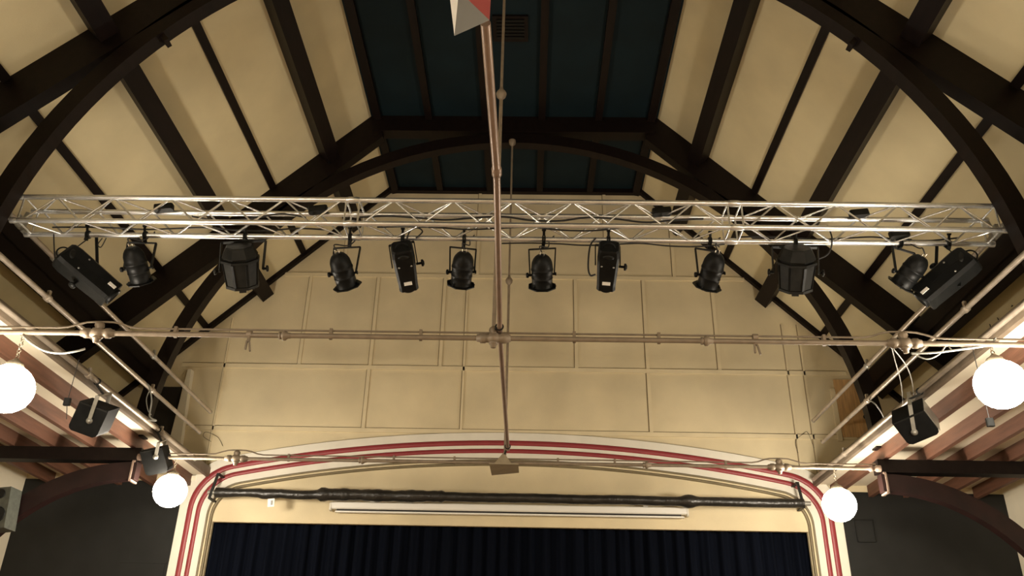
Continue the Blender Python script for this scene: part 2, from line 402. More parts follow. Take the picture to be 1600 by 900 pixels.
# start and end of each pipe as (distance from the hall axis, height, along the hall)
PIPES = [((4.43, 3.97, 6.46), (4.23, 3.79, 11.46), 'upper', (.03, .16, .62)), ((4.255, 3.436, 2.0), (4.255, 3.436, 11.28), 'middle', (.55, .82)),
         ((4.215, 3.04, 2.0), (4.215, 3.04, 0), 'lower', (.66, .87))]
for s in (-1, 1):
    for p0, p1, nm, cs in PIPES:
        yb = p1[2] or (11.2 if s < 0 else 11.75)
        A, B = V((s*p0[0], p0[2], p0[1])), V((s*p1[0], yb, p1[1]))
        t = thing('scaffold_pipe', '%s of the three pale metal pipes running along the %s side towards the stage' % (nm, SIDE[s]), 'pipe', B, 'pipes along the hall sides')
        MB().tube([A, B], .025, 14).build('pipe', 'galv', t)
        MB().tube([B, B+(B-A).normalized()*.012], .027, 14).build('end_cap', 'steel', t)
        for c in cs: coupler(A+(B-A)*c, B-A, .036).build('coupler', 'steel' if nm == 'upper' else 'galv', t)
# clamps where the lighting truss meets the upper pipes are parts of the truss, below

# ------------------------------------------------------------------ tie rods, conduits, centre pipe
def boss(c, sc=1.):
    m = MB(); c = V(c)
    prof = [(0,.018),(.005,.03),(.03,.034),(.035,.042),(.075,.042),(.08,.036),(.10,.036),(.105,.046),(.175,.046),(.18,.036),(.20,.036),(.205,.042),(.245,.042),(.25,.034),(.275,.03),(.28,.018)]
    m.lathe(c-V((.14*sc,0,0)), (1,0,0), [(t*sc, r*sc) for t, r in prof], 16)
    m.lathe(c-V((0,0,.085*sc)), (0,0,1), [(t*sc, r*sc) for t, r in ((0,.012),(.004,.022),(.03,.024),(.032,.034),(.045,.036),(.05,.03),(.13,.03),(.15,.04),(.17,.036),(.185,.02),(.19,.0001))], 14)
    return m
for Y, wl in ((Y1+.06, 'nearer taupe iron tie rod with cross fittings crossing the hall below the lamps'), (Y2-.02, 'farther taupe iron tie rod crossing the hall before the stage arch')):
    Z = 2.735
    t = thing('tie_rod', wl, 'tie rod', (0, Y, Z), 'iron tie rods')
    MB().tube([(-4.44, Y, Z), (4.44, Y, Z)], .021, 12).build('rod', 'taupe', t)
    for x in ((-3.25, -.03, 3.25) if Y < 8 else (-3.25, 3.25)): boss((x, Y, Z), 1. if Y < 8 or x else .8).build('cross_fitting', 'taupe', t)
    for x in (-1.72, 1.68):
        MB().lathe((x-.05, Y, Z), (1,0,0), [(0,.02),(.004,.032),(.02,.032),(.024,.024),(.035,.042),(.055,.042),(.075,.026),(.095,.024),(.1,.02)], 14).build('coupling', 'taupe', t)
    for s in (-1, 1):
        MB().lathe((s*4.44, Y, Z), (-s,0,0), [(0,.04),(.05,.04),(.055,.028),(.09,.028),(.095,.038),(.13,.038),(.14,.022),(.2,.022)], 14).build('end_socket', 'pinkiron', t)
    # thin conduit riding above the rod
    zc = Z+.075
    c = thing('conduit', 'thin painted conduit riding just above the %s tie rod' % ('nearer' if Y < 8 else 'farther'), 'conduit', (0, Y, zc), 'thin conduits')
    pts = []
    for x in [-4.4+8.8*k/120 for k in range(121)]:
        dz = 0
        for bx in (-3.25, 3.25): dz = max(dz, .055*math.exp(-((x-bx)/.22)**4))
        pts.append((x, Y+.02, zc+dz-.02))
    MB().tube(pts, .0085, 8).build('pipe', 'taupe', c)
    for x in (-2.62, -1.35, -.62, .62, 1.30, 2.62):
        MB().box((x-.012, Y-.01, Z-.02), (x+.012, Y+.032, zc-.008)).build('saddle', 'taupe', c)

pa, pb, pc, pd = pZ(758.6, 36, 2.80), pZ(776, 268, 2.80), pZ(781, 520, 2.80), pZ(793.5, 702, 2.80)
lp = thing('centre_pipe', 'long brown enamel pipe running down the middle of the hall to the stage', 'pipe', pd)
MB().tube([pa, pb], .0235, 16).build('pipe', 'copper', lp)
MB().tube([pb, pc, pd], .0215, 16).build('pipe', 'copper', lp)
MB().lathe(pb-V((0,.04,0)), (0,1,0), [(0,.0235),(.01,.029),(.07,.029),(.08,.0225)], 16).build('joint', 'copper', lp)
m = MB(); m.torus(pc+V((0,-.12,0)), (0,1,0), .03, .006); m.bar(pc+V((0,-.12,0)), (-.03, Y1+.06, 2.80), .02, .012); m.build('clip', 'black', lp)
m = MB(); m.torus(pd+V((0,-.12,0)), (0,1,0), .03, .006); m.bar(pd+V((0,-.12,0)), (-.03, Y2-.02, 2.81), .02, .012); m.build('clip', 'black', lp)
for Y, x, wl, bz, Zt in ((Y1+.06, -.03, 'thin vertical rod with a ball joint dropping to the nearer tie rod', 5.23, ZT), (Y2-.02, -.015, 'thin vertical rod with a ball joint dropping to the farther tie rod', 5.19, 7.47)):
    t = thing('suspension_rod', wl, 'rod', (x, Y, 2.82), 'suspension rods')
    MB().tube([(x, Y, 2.83), (x, Y, bz)], .017, 10).build('rod', 'taupe', t)
    MB().tube([(x, Y, bz), (x, Y, Zt)], .014, 10).build('rod', 'taupe', t)
    MB().lathe((x, Y, bz-.08), (0,0,1), [(0,.015),(.02,.02),(.045,.042),(.08,.05),(.10,.042),(.13,.02),(.16,.014)], 14).build('ball_joint', 'taupe', t)
    MB().lathe((x, Y, Zt), (0,0,-1), [(0,.05),(.02,.05),(.06,.045),(.09,.02),(.1,.0145)], 14).build('ceiling_rose', 'taupe', t)
# pyramid cap on the far tie rod
pf = thing('pyramid_shade', 'grey pyramid shade with a square flat plate under the far end of the centre pipe', 'shade', (-.02, Y2, 2.70))
YN = Y2-.18
q = [pY(764.5, 723.5, YN), pY(810, 722.5, YN)]; zp = q[0].z
x0, x1 = q[0].x, q[1].x
MB().hexa([(x0, YN, zp-.012), (x1, YN, zp-.012), (x1+.005, YN+.38, zp-.012), (x0+.012, YN+.52, zp-.012), (x0, YN, zp), (x1, YN, zp), (x1+.005, YN+.38, zp), (x0+.012, YN+.52, zp)]).build('plate', 'shade', pf)
ap = pY(787, 706.5, YN+.03); B = [V((pY(772.5, 724, YN).x, YN+.003, zp)), V((pY(799, 724, YN).x, YN+.003, zp)), V((x1-.06, YN+.26, zp)), V((x0+.06, YN+.26, zp))]
MB().add(B+[ap], [(0,1,4),(1,2,4),(2,3,4),(3,0,4),(3,2,1,0)]).build('pyramid', 'shade', pf)
# near shade
pn = thing('pyramid_shade', 'silver and red pyramid shade at the near end of the centre pipe', 'shade', pa, None)
A = pY(717, -14, 2.55); v1, v2, v3, v4 = pY(710, 56, 2.72), pY(765, 31.5, 2.78), pY(767, -62, 2.80), pY(698, -45, 2.74)
back = V((0, .06, .10))
MB().add([A, v1, v2, (v1+v2)/2+back], [(0,1,2),(1,3,2),(0,3,1),(0,2,3)]).build('silver_face', 'silver', pn)
MB().add([A, v2, v3, (v2+v3)/2+back], [(0,1,2),(1,3,2),(0,3,1),(0,2,3)]).build('red_face', 'redcard', pn)
MB().add([A, v4, v1, (v4+v1)/2+back], [(0,1,2),(1,3,2),(0,3,1),(0,2,3)]).build('white_face', 'paper', pn)
MB().add([v1, v2, v3, v4, (v1+v3)/2+back], [(0,1,4),(1,2,4),(2,3,4),(3,0,4),(3,2,1,0)]).build('back_shell', 'silver', pn)
MB().bar((v1+v3)/2+back, pa+V((0,.02,0)), .02, .02).build('stem', 'taupe', pn)

# ------------------------------------------------------------------ globe lamps
def globe(x, y, z, label, group='opal globe lamps', top=2.70):
    t = thing('globe_lamp', label, 'lamp', (x, y, z-.18), group)
    MB().ball((x, y, z), .192, 32, 20).build('globe', 'opal', t)
    MB().lathe((x, y, z+.165), (0,0,1), [(0,.07),(.02,.075),(.05,.06),(.07,.03),(.09,.012)], 16).build('gallery', 'chain', t)
    m = MB(); zz = z+.25; k = 0
    while zz < top:
        m.torus((x, y, zz+.018), (1,0,0) if k % 2 else (0,1,0), .014, .0045, 10, 5); zz += .027; k += 1
    m.build('chain', 'chain', t)
globe(-3.85, Y1+.06, 2.25, 'big lit white globe lamp at the left edge of the photo')
globe(3.93, Y1+.06, 2.40, 'big lit white globe lamp at the right edge of the photo')
globe(-3.97, Y2-.02, 2.335, 'small far lit globe lamp by the left foot of the stage arch')
globe(3.89, Y2-.02, 2.30, 'small far lit globe lamp by the right foot of the stage arch')
for yy in (2.43, -1.4, -5.2):
    for s in (-1, 1): globe(s*4.4, yy, 2.32, 'lit globe lamp on the %s side behind the camera' % SIDE[s], 'globe lamps outside the view', ZD-.035)

# ------------------------------------------------------------------ lighting truss
TY, TZ, TS = 6.42, 3.87, .245
lt = thing('lighting_truss', 'silver aluminium box truss spanning the hall with stage lamps under it', 'truss', (0, TY, TZ))
chords = [(TY, TZ), (TY+TS, TZ), (TY+TS, TZ+TS), (TY, TZ+TS)]
for si, (xa, xb) in enumerate(((-4.36, -1.33), (-1.33, 2.06), (2.06, 4.40))):
    m0 = MB().tube([(xa+.004, chords[0][0], chords[0][1]), (xb-.004, chords[0][0], chords[0][1])], .024, 14)
    sec = m0.build('truss_section', 'alu', lt)
    for c in chords[1:]:
        MB().tube([(xa+.004, *c), (xb-.004, *c)], .024, 14).build('chord', 'alu', sec)
    npan = max(2, round((xb-xa-.2)/.26)); st_ = (xb-xa-.2)/npan
    for f in range(4):
        c0, c1 = chords[f], chords[(f+1) % 4]; m = MB(); 
        for k in range(npan):
            u, v = (c0, c1) if (k+(f % 2)) % 2 == 0 else (c1, c0)
            x0, x1 = xa+.1+k*st_, xa+.1+(k+1)*st_
            m.tube([(x0, *u), (x1, *v)], .0085, 8)
        m.tube([(xa+.06, *c0), (xa+.06, *c1)], .0085, 8); m.tube([(xb-.06, *c0), (xb-.06, *c1)], .0085, 8)
        m.build('lacing', 'alu', sec)
    for x, d in ((xa, 1), (xb, -1)):
        for c in chords:
            MB().lathe((x, *c), (d,0,0), [(0,.030),(.03,.030),(.045,.027),(.06,.024)], 14).build('end_ferrule', 'alu', sec)
for s in (-1, 1):
    xp = s*4.43
    for y in (TY, TY+TS):
        m = MB()
        m.lathe((xp, y-.03, 3.97), (0,1,0), [(0,.034),(.005,.042),(.055,.042),(.06,.034)], 12)
        m.bar((xp-s*.02, y, 3.97), (xp-s*.05, y, 3.895), .05, .04); m.bar((xp-s*.02, y, 3.97), (xp-s*.05, y, 4.09), .05, .04)
        m.build('pipe_clamp', 'steel', lt)

# cables along the truss
def wire(pts, r, label, mat_='cable', cat='cable', group=None, sub=8, name='cable'):
    P = [V(p) for p in pts]; out = []
    for i in range(len(P)-1):
        p0, p1, p2, p3 = P[max(i-1, 0)], P[i], P[i+1], P[min(i+2, len(P)-1)]
        for k in range(sub):
            t = k/sub
            out.append(.5*((2*p1)+(p2-p0)*t+(2*p0-5*p1+4*p2-p3)*t*t+(3*p1-p0-3*p2+p3)*t*t*t))
    out.append(P[-1])
    return solo(name, MB().tube(out, r, 7), mat_, label, cat, group)
def cpts(xs, y, z, amp):
    return [(x, y+.01*math.sin(i*2.1), z+amp*math.sin(i*1.7)) for i, x in enumerate(xs)]
wire(cpts([-4.1+.28*i for i in range(10)], TY+TS-.04, TZ+.05, .012), .008, 'black mains cable along the lower back truss tube over the leftmost lamps')
wire(cpts([-1.3+.26*i for i in range(13)], TY+TS-.05, TZ+TS-.06, .02), .009, 'black mains cable sagging along the upper back truss tube beside the centre pipe')
wire(cpts([-1.1+.27*i for i in range(9)], TY+.05, TZ-.005, .014), .008, 'black cable under the front truss tube above the left box spot')
wire(cpts([.0+.25*i for i in range(9)], TY+TS, TZ-.045, .012), .007, 'thin black cable under the back truss tube above the right box spot')
wire(cpts([2.1+.25*i for i in range(9)], TY+TS+.02, TZ+.055, .015), .008, 'black mains cable along the truss over the rightmost lamps')
wire([pY(478, 340, 6.6), pY(440, 334, 6.6), pY(400, 340, 6.6), pY(345, 345, 6.6), pY(300, 338, 6.6)], .008, 'black cable on the left truss section above the grey box lamp')
for i, (u, v) in enumerate(((256, 325), (497, 328), (1034, 331), (1342, 334), (1405, 366))):
    p = pY(u, v, TY+TS-.07)
    t = thing('socket_box', 'small dark mains socket box lying in the truss, %s from its left end' % ('first', 'second', 'third', 'fourth', 'fifth')[i], 'socket box', p, 'socket boxes in the truss')
    MB().obox(p, (.085, 0, .01), (0, .035, 0), (-.004, 0, .03), .012).build('box', 'oldblack', t)
    m = MB(); m.bar(p+V((-.03,.03,-.01)), p+V((-.03,.075,.0)), .02, .02); m.bar(p+V((.04,.03,-.01)), p+V((.04,.075,.0)), .02, .02); m.build('cable_tie', 'cable', t)

# ------------------------------------------------------------------ stage lamps
LY, LZ = TY+TS, TZ            # the chord they hang from
def direction(a, b, tilt):    # axis seen from a to b in the view, leaning away by tilt degrees
    d = (RT*(b[0]-a[0])-UP*(b[1]-a[1])).normalized(); t = math.radians(tilt)
    return (d*math.cos(t)+FW*math.sin(t)).normalized()
def hook(t, top, m='black'):
    x = top.x; k = MB()
    k.torus((x, LY, LZ), (1,0,0), .032, .008, 14, 6); k.torus((x+.018, LY, LZ), (1,0,0), .032, .008, 14, 6)
    k.bar((x+.009, LY-.01, LZ-.03), top, .03, .022, (0,1,0))
    k.lathe((x+.009, LY-.03, LZ+.02), (0,-.5,1), [(0,.012),(.04,.012),(.045,.02),(.06,.02)], 8)
    k.build('hook_clamp', m, t)
def par_can(label, back, rim, pivL, pivR, bar0, bar1, hk, tilt=22, Y=6.72):
    c = pY((pivL[0]+pivR[0])/2, (pivL[1]+pivR[1])/2, Y)
    ax = direction(back, rim, tilt)
    t = thing('par_can', label, 'stage lamp', c, 'black par can stage lamps')
    px = (c-EYE).dot(FW)/FPX
    app = math.hypot(rim[0]-back[0], rim[1]-back[1])*px; L = app/math.cos(math.radians(tilt))
    base = c-ax*L*.60
    f = L/.36
    prof = [(0,.03),(.004,.048),(.02,.066),(.045,.083),(.08,.096),(.12,.1),(.145,.101),(.15,.105),(.165,.105),(.168,.1),(.24,.098),(.244,.101),(.252,.101),(.256,.097),(.33,.097),(.345,.101),(.36,.101),(.36,.092),(.34,.09)]
    prof = [(a*f, r*.95) for a, r in prof]
    can = MB().lathe(base, ax, prof, 28).build('can', 'black', t)
    MB().lathe(base+ax*L*.93, ax, [(0,.001),(.0,.086),(.004,.086),(.004,.001)], 24).build('lens', 'glint', can)
    # colour frame: an eight-sided ring standing off the rim on clips
    x, y, d = MB().frame(ax); ring = MB(); n = 8; vv = []
    for zz in (L*.955, L*.985):
        for rad in (.132, .102):
            vv += [base+d*zz+(x*math.cos(2*math.pi*(k+.5)/n)+y*math.sin(2*math.pi*(k+.5)/n))*rad for k in range(n)]
    ff = []
    for k in range(n):
        j = (k+1) % n
        ff += [(k, j, n+j, n+k), (2*n+k, 3*n+k, 3*n+j, 2*n+j), (k, 2*n+k, 2*n+j, j), (n+k, n+j, 3*n+j, 3*n+k)]
    ring.add(vv, ff)
    for k in (0, 2, 5): 
        e = x*math.cos(2*math.pi*k/n)+y*math.sin(2*math.pi*k/n); ring.bar(base+d*L*.9+e*.094, base+d*L*.985+e*.115, .035, .008)
    ring.build('colour_frame', 'black', can)
    # rear cap pins and lead
    rc = MB(); e = x.cross(d).normalized()
    for sgn in (-1, 1): rc.lathe(base+RT*.017*sgn-d*.03, d, [(0,.006),(.035,.006)], 8)
    rc.build('rear_pin', 'glint', can)
    # yoke
    b0, b1 = pY(*bar0, Y-.01), pY(*bar1, Y-.01); p0, p1 = pY(*pivL, Y), pY(*pivR, Y)
    yk = MB()
    yk.bar(b0, b1, .014, .036, (0,.9,.4)); yk.bar(b0+(b0-b1).normalized()*.004, p0, .012, .03, (b1-b0).cross(b0-p0)); yk.bar(b1, p1, .012, .03, (b1-b0).cross(b1-p1))
    yo = yk.build('yoke', 'black', t)
    o = (p0-p1).normalized()
    MB().lathe(p0-o*.02, o, [(0,.012),(.03,.012),(.032,.024),(.05,.024),(.055,.015)], 10).build('knob', 'black', yo)
    MB().lathe(p1+o*.02, -o, [(0,.01),(.026,.01),(.03,.016),(.038,.016)], 10).build('pivot_bolt', 'black', yo)
    top = b0+(b1-b0)*max(.15, min(.85, (hk[0]-bar0[0])/(bar1[0]-bar0[0])))
    hook(t, top)
    s0 = base-d*.025
    wpts = [s0, s0+V((-.02,-.02,.05)), (s0+top)/2+V((.05,-.03,.02)), top+V((.06,-.02,.08)), V((top.x+.1, LY-.03, LZ+.02))]
    m = MB(); P = []
    for i in range(len(wpts)-1):
        q0, q1, q2, q3 = wpts[max(i-1,0)], wpts[i], wpts[i+1], wpts[min(i+2, len(wpts)-1)]
        for k in range(6):
            u = k/6; P.append(.5*((2*q1)+(q2-q0)*u+(2*q0-5*q1+4*q2-q3)*u*u+(3*q1-q0-3*q2+q3)*u**3))
    m.tube(P+[wpts[-1]], .006, 6).build('lead', 'cable', t)
    return t
par_can('black par can beside the slanting profile spot at the left truss end', (212,392), (219,447), (194,421), (236,418), (201,379), (244,380), (227,369))
par_can('black par can between the left eight-sided lamp and the left box spot', (531,396), (543,448), (518,429), (556,426), (523,388), (563,386), (546,374))
par_can('black par can immediately left of the brown centre pipe', (727,396), (720,447), (703,425), (741,425), (704,386), (744,390), (724,378))
par_can('black par can immediately right of the brown centre pipe', (847,398), (848,448), (828,430), (866,428), (827,390), (868,388), (848,375))
par_can('black par can between the right box spot and the right eight-sided lamp', (1118,396), (1107,449), (1091,429), (1130,427), (1087,388), (1125,394), (1107,380))
par_can('tilted black par can beside the slanting profile spot at the right truss end', (1434,402), (1408,447), (1400,424), (1441,433), (1395,386), (1428,396), (1403,374))

def spot(label, name, back, front, wpx, tilt, Y, roll=0., lab=.78, taper=(.94, 1.0, .88), hk=None, group=None, side=1, depth=.9):
    mid = ((back[0]+front[0])/2, (back[1]+front[1])/2)
    c = pY(*mid, Y); ax = direction(back, front, tilt); px = (c-EYE).dot(FW)/FPX
    L = math.hypot(front[0]-back[0], front[1]-back[1])*px/math.cos(math.radians(tilt)); w = wpx*px/2
    view = (EYE-c).normalized(); nrm = (view-ax*view.dot(ax)).normalized(); sd_ = ax.cross(nrm).normalized()
    if roll:
        q = Matrix.Rotation(math.radians(roll), 3, ax); nrm = q @ nrm; sd_ = q @ sd_
    t = thing(name, label, 'stage lamp', c, group)
    m = MB(); h = w*depth; ch = w*.22; rows = []
    for u, k in ((0, taper[0]*.9), (.035, taper[0]), (.16, taper[1]), (.9, taper[2]*.98), (.97, taper[2]), (1, taper[2]*.97)):
        W, H = w*k, h*k
        poly = [(W-ch,-H),(W,-H+ch),(W,H-ch),(W-ch,H),(-W+ch,H),(-W,H-ch),(-W,-H+ch),(-W+ch,-H)]
        rows.append([c+ax*(u-.5)*L+sd_*a+nrm*b for a, b in poly])
    vsn = [p for r_ in rows for p in r_]
    m.add(vsn, [(i*8+k, i*8+(k+1) % 8, (i+1)*8+(k+1) % 8, (i+1)*8+k) for i in range(len(rows)-1) for k in range(8)]+[tuple(range(8))[::-1], tuple(range(len(vsn)-8, len(vsn)))])
    bd = m.build('housing', 'black', t)
    # seam, bolts, oval plate and label on the face turned to the hall
    f = lambda u, a, e=0.: c+ax*(u-.5)*L+sd_*a*w+nrm*(h*(taper[1]+(taper[2]-taper[1])*max(0, (u-.16)/.8))+e)
    k = MB(); k.bar(f(.12, .0, -.004), f(.72, .0, -.004), .10*w, .012, nrm); k.build('rib', 'black', bd)
    k = MB()
    for a in (-.55, .55): k.lathe(f(.36, a, -.003), nrm, [(0,.009),(.006,.009),(.009,.004)], 8)
    k.build('bolt', 'steel', bd)
    MB().lathe(f(.13, 0, -.004), nrm, [(0,.05),(.008,.05),(.012,.03)], 18, sx=.5).build('end_plate', 'oldblack', bd)
    lb = MB().obox(f(lab, .0 if not roll else -.15, .004), sd_*.036 if not roll else ax*.036, ax*.018 if not roll else sd_*.016, nrm*.003).build('label_sticker', 'paper', bd)
    # front lens tube
    MB().lathe(c+ax*L*.49, ax, [(0, w*.62), (.02, w*.66), (.03, w*.66), (.03, w*.55), (.012, w*.5)], 20).build('lens_hood', 'black', bd)
    # handle loop at the back
    hb = c-ax*L*.5; P = [hb+sd_*w*.5*math.cos(a)-ax*.05*math.sin(a)+nrm*.02 for a in [math.pi*i/10 for i in range(11)]]
    MB().tube(P, .007, 6).build('handle', 'black', bd)
    # yoke
    top = V((pY(*hk, LY).x, LY, LZ-.06)) if hk else V((c.x, LY, LZ-.06))
    yk = MB(); 
    for sg in (-1, 1):
        e = c+sd_*sg*w*1.13-ax*L*.02
        yk.bar(top+sd_*sg*w*1.13, e, .010, .026, ax)
    yk.bar(top+sd_*w*1.13, top-sd_*w*1.13, .03, .007, (0,0,1))
    yo = yk.build('yoke', 'black', t)
    e = c+sd_*side*w*1.0-ax*L*.02
    MB().lathe(e, sd_*side, [(0,.011),(.045,.011),(.047,.03),(.058,.034),(.066,.03),(.075,.014)], 10).build('knob', 'black', yo)
    hook(t, top, 'black')
    return t
spot('black box-shaped spot with a white label, left of the centre pipe', 'box_spot', (631,386), (635,447), 35, 42, 6.70, hk=(628,374), group='black box spots', side=-1)
spot('black box-shaped spot with a white label, right of the centre pipe', 'box_spot', (949,386), (950,447), 34, 42, 6.70, hk=(949,374), group='black box spots', side=-1)
spot('long black profile spot slanting down at the left end of the truss', 'profile_spot', (103,397), (170,462), 44, 12, 6.66, roll=-35, lab=.9, taper=(.95,1,.95), hk=(135,372), group='slanted profile spots', depth=.75)
spot('long black profile spot slanting down at the right end of the truss', 'profile_spot', (1512,402), (1446,467), 46, 12, 6.66, roll=35, lab=.9, taper=(.95,1,.95), hk=(1478,374), group='slanted profile spots', depth=.75)

def fresnel(label, back, front, wpx, tilt, sg, hk, Y=6.73):
    mid = ((back[0]+front[0])/2, (back[1]+front[1])/2)
    c = pY(*mid, Y); ax = direction(back, front, tilt); px = (c-EYE).dot(FW)/FPX
    L = math.hypot(front[0]-back[0], front[1]-back[1])*px/math.cos(math.radians(tilt)); w = wpx*px/2
    t = thing('fresnel_lamp', label, 'stage lamp', c, 'old grey box lamps')
    view = (EYE-c).normalized(); xd = RT*math.cos(.25*sg)+FW*math.sin(.25*sg)
    base = c-ax*L*.5
    body = MB().lathe(base+ax*L*.30, ax, [(0,w*1.06),(L*.05,w*1.08),(L*.055,w*.98),(L*.62,w*.86),(L*.63,w*.92),(L*.69,w*.92),(L*.70,w*.7)], 8, False, .5, xdir=xd).build('housing', 'oldblack', t)
    MB().lathe(base, ax, [(0,w*.68),(L*.03,w*.74),(L*.24,w*1.0),(L*.245,w*.9),(L*.30,w*.9)], 8, False, .5, xdir=xd).build('vent_lid', 'oldblack', t)
    x = (xd-ax*xd.dot(ax)).normalized(); y = ax.cross(x)
    rb = MB()
    for k in range(8):
        e = (x*math.cos(2*math.pi*(k+.5)/8)+y*math.sin(2*math.pi*(k+.5)/8))
        rb.bar(base+ax*L*.37+e*w*.97, base+ax*L*.92+e*w*.86, .022, .012, e)
    for k in range(8):
        a0, a1 = 2*math.pi*k/8, 2*math.pi*(k+1)/8
        e = (x*math.cos((a0+a1)/2+math.pi/8)+y*math.sin((a0+a1)/2+math.pi/8))
    rb.build('corner_rib', 'black', body)
    ft = MB(); e = -y if (-y).dot(view) > 0 else y
    ft.obox(base+ax*L*1.03+e*w*.35, x*.03, e*.012, ax*.03); ft.build('catch', 'oldblack', body)
    MB().lathe(base+ax*L*.96, ax, [(0,w*.66),(.004,w*.66),(.02,w*.45),(.028,.001)], 24).build('lens', 'glint', body)
    yk = MB(); top = V((pY(*hk, LY).x, LY, LZ-.055))
    for sgn in (-1, 1):
        yk.bar(top+x*sgn*w*1.15, c+x*sgn*w*1.12+ax*L*.12, .008, .04, ax)
    yk.bar(top-x*w*1.15, top+x*w*1.15, .04, .008, (0,0,1)); yo = yk.build('yoke', 'oldblack', t)
    for sgn in (-1, 1): MB().lathe(c+x*sgn*w*1.1+ax*L*.1, x*sgn, [(0,.012),(.03,.012),(.032,.03),(.05,.03),(.055,.015)], 10).build('knob', 'oldblack', yo)
    hook(t, top, 'oldblack')
fresnel('grey-black eight-sided box lamp hung left of centre before the rafter foot', (377,384), (376,447), 58, 20, 1, (382,372))
fresnel('grey-black eight-sided box lamp hung right of centre before the rafter foot', (1242,387), (1246,452), 60, 20, -1, (1240,374))

# flood lamps on the lower pipes
def flood(label, cpx, wv, hv, Y, arm0, arm1, sz, yaw, plate):
    c = pY(*cpx, Y); t = thing('flood_lamp', label, 'flood lamp', c, 'black flood lamps')
    px = (c-EYE).dot(FW)/FPX
    a = (RT*wv[0]-UP*wv[1])*px/2; b = (RT*hv[0]-UP*hv[1])*px/2
    nz = a.cross(b).normalized()
    if nz.dot(EYE-c) < 0: nz = -nz
    if yaw:
        q = Matrix.Rotation(math.radians(yaw), 3, b.normalized()); a = q @ a; nz = q @ nz
    dp = sz; prof = []                          # side outline with one rounded corner
    prof = [(-1,-1),(1,-1),(1,.7),(.93,.88),(.75,1),(-.75,1),(-.93,.88),(-1,.7)]
    m = MB(); vf = [c+a*x+b*y+nz*dp*.35 for x, y in prof]
    m.prism(vf, -nz*dp); bd = m.build('housing', 'matteblack', t)
    pv = c+nz*(dp*.35+.012)+ (RT*(arm1[0]-cpx[0])-UP*(arm1[1]-cpx[1]))*px
    tp = c+(RT*(arm0[0]-cpx[0])-UP*(arm0[1]-cpx[1]))*px+nz*(dp*.35+.012)
    am = MB(); am.bar(tp, pv, .010, .038, a); am.bar(tp, tp-nz*dp*1.1, .036, .010); am.bar(tp-nz*dp*1.1, pv-nz*(dp+.03), .010, .038, a)
    yo = am.build('yoke', 'steel', t)
    MB().lathe(pv-nz*.012, nz, [(0,.032),(.014,.032),(.018,.02),(.028,.02),(.03,.008)], 14).build('pivot_bolt', 'steel', yo)
    k = MB(); Xp = math.copysign(4.215, c.x)
    k.torus((Xp, tp.y-nz.y*dp*.5, 3.04), (0,1,0), .031, .009); k.bar((Xp, tp.y-nz.y*dp*.5, 3.01), tp-nz*dp*.5, .03, .02); k.build('hook_clamp', 'oldblack', t)
    k = MB(); k.prism([c+a*x+b*y+nz*dp*.36 for x, y in ((-.94,-.97),(.94,-.97),(.94,-.88),(-.94,-.88))], nz*.006)
    k.build('edge_strip', 'oldblack', bd)
    if plate:
        e = a.normalized(); k = MB(); f0 = c+a*1.005
        k.prism([f0+b*y+nz*dp*z for y, z in ((-.95,.3),(.85,.3),(.85,-.6),(-.95,-.6))], e*.006); k.build('end_plate', 'steel', bd)
    return t
flood('bigger black flood lamp on a grey arm under the left lower pipe', (144,654), (44,16), (-20,43), 8.35, (160,617), (147,655), .26, 0, False)
flood('small black flood lamp on the left lower pipe just before the far globe lamp', (244,720), (35,-7), (10,38), 10.0, (252,690), (247,712), .18, 0, False)
flood('black flood lamp with a grey end plate under the right lower pipe', (1431,662), (42,-28), (27,35), 8.30, (1421,626), (1428,668), .30, 28, True)

# ------------------------------------------------------------------ small hanging things
for u, lab in ((390, 'small taupe clamp hanging from the nearer tie rod, left of the centre'), (1180, 'small taupe clamp hanging from the nearer tie rod, right of the centre')):
    p = pY(u, 522 if u < 800 else 527, Y1+.06)
    t = thing('hanging_clamp', lab, 'clamp', p, 'clamps on the nearer tie rod')
    m = MB(); m.lathe(p-V((.02,0,0)), (1,0,0), [(0,.028),(.04,.028)], 12); m.bar(p+V((0,0,-.02)), p+V((.0,0,-.07)), .03, .02); m.build('jaw', 'taupe', t)
    m = MB(); m.bar(p+V((-.012,0,-.06)), p+V((-.014,0,-.135)), .022, .012); m.bar(p+V((.01,0,-.07)), p+V((.026,0,-.15)), .016, .012); m.build('tail', 'taupe', t)
for s, a, b, c2 in ((-1, (116, 583), (105, 628), (104, 655)), (1, (1546, 618), (1547, 660), (1548, 664))):
    Yq = 7.6 if s < 0 else 6.9
    p0, p1, p2 = pY(*a, Yq), pY(*b, Yq), pY(*c2, Yq)
    t = thing('pull_switch', 'small pull-cord switch hanging by the %s aisle joists' % SIDE[s], 'switch', p1, 'pull-cord switches')
    top = V((p1.x, p1.y, ZD)) 
    MB().tube([(p1.x+.005, p1.y, ZD), p1, p2], .0035, 6).build('cord', 'cable', t)
    MB().obox(p1, (.03,0,0), (0,.02,0), (0,0,.035), .008).build('switch_box', 'black', t)
wire([pY(133, 545, 6.25), pY(118, 549, 6.25), pY(95, 552, 6.28), pY(70, 548, 6.3), pY(45, 533, 6.3), pY(31, 517, 6.3)], .009, 'pale drooping cable from the left cross fitting out to the left globe lamp', 'greycable')
wire([pY(1424, 552, 6.25), pY(1460, 551, 6.25), pY(1500, 546, 6.28), pY(1545, 539, 6.3), pY(1556, 528, 6.3)], .009, 'pale straight cable from the right cross fitting out to the right globe lamp', 'greycable')
wire([pY(1432, 556, 6.3), pY(1450, 561, 6.3), pY(1468, 553, 6.3), pY(1480, 538, 6.3), pY(1488, 547, 6.3), pY(1510, 545, 6.3), pY(1530, 540, 6.3)], .006, 'tangled grey cord looped round the right end of the nearer tie rod', 'greycable')
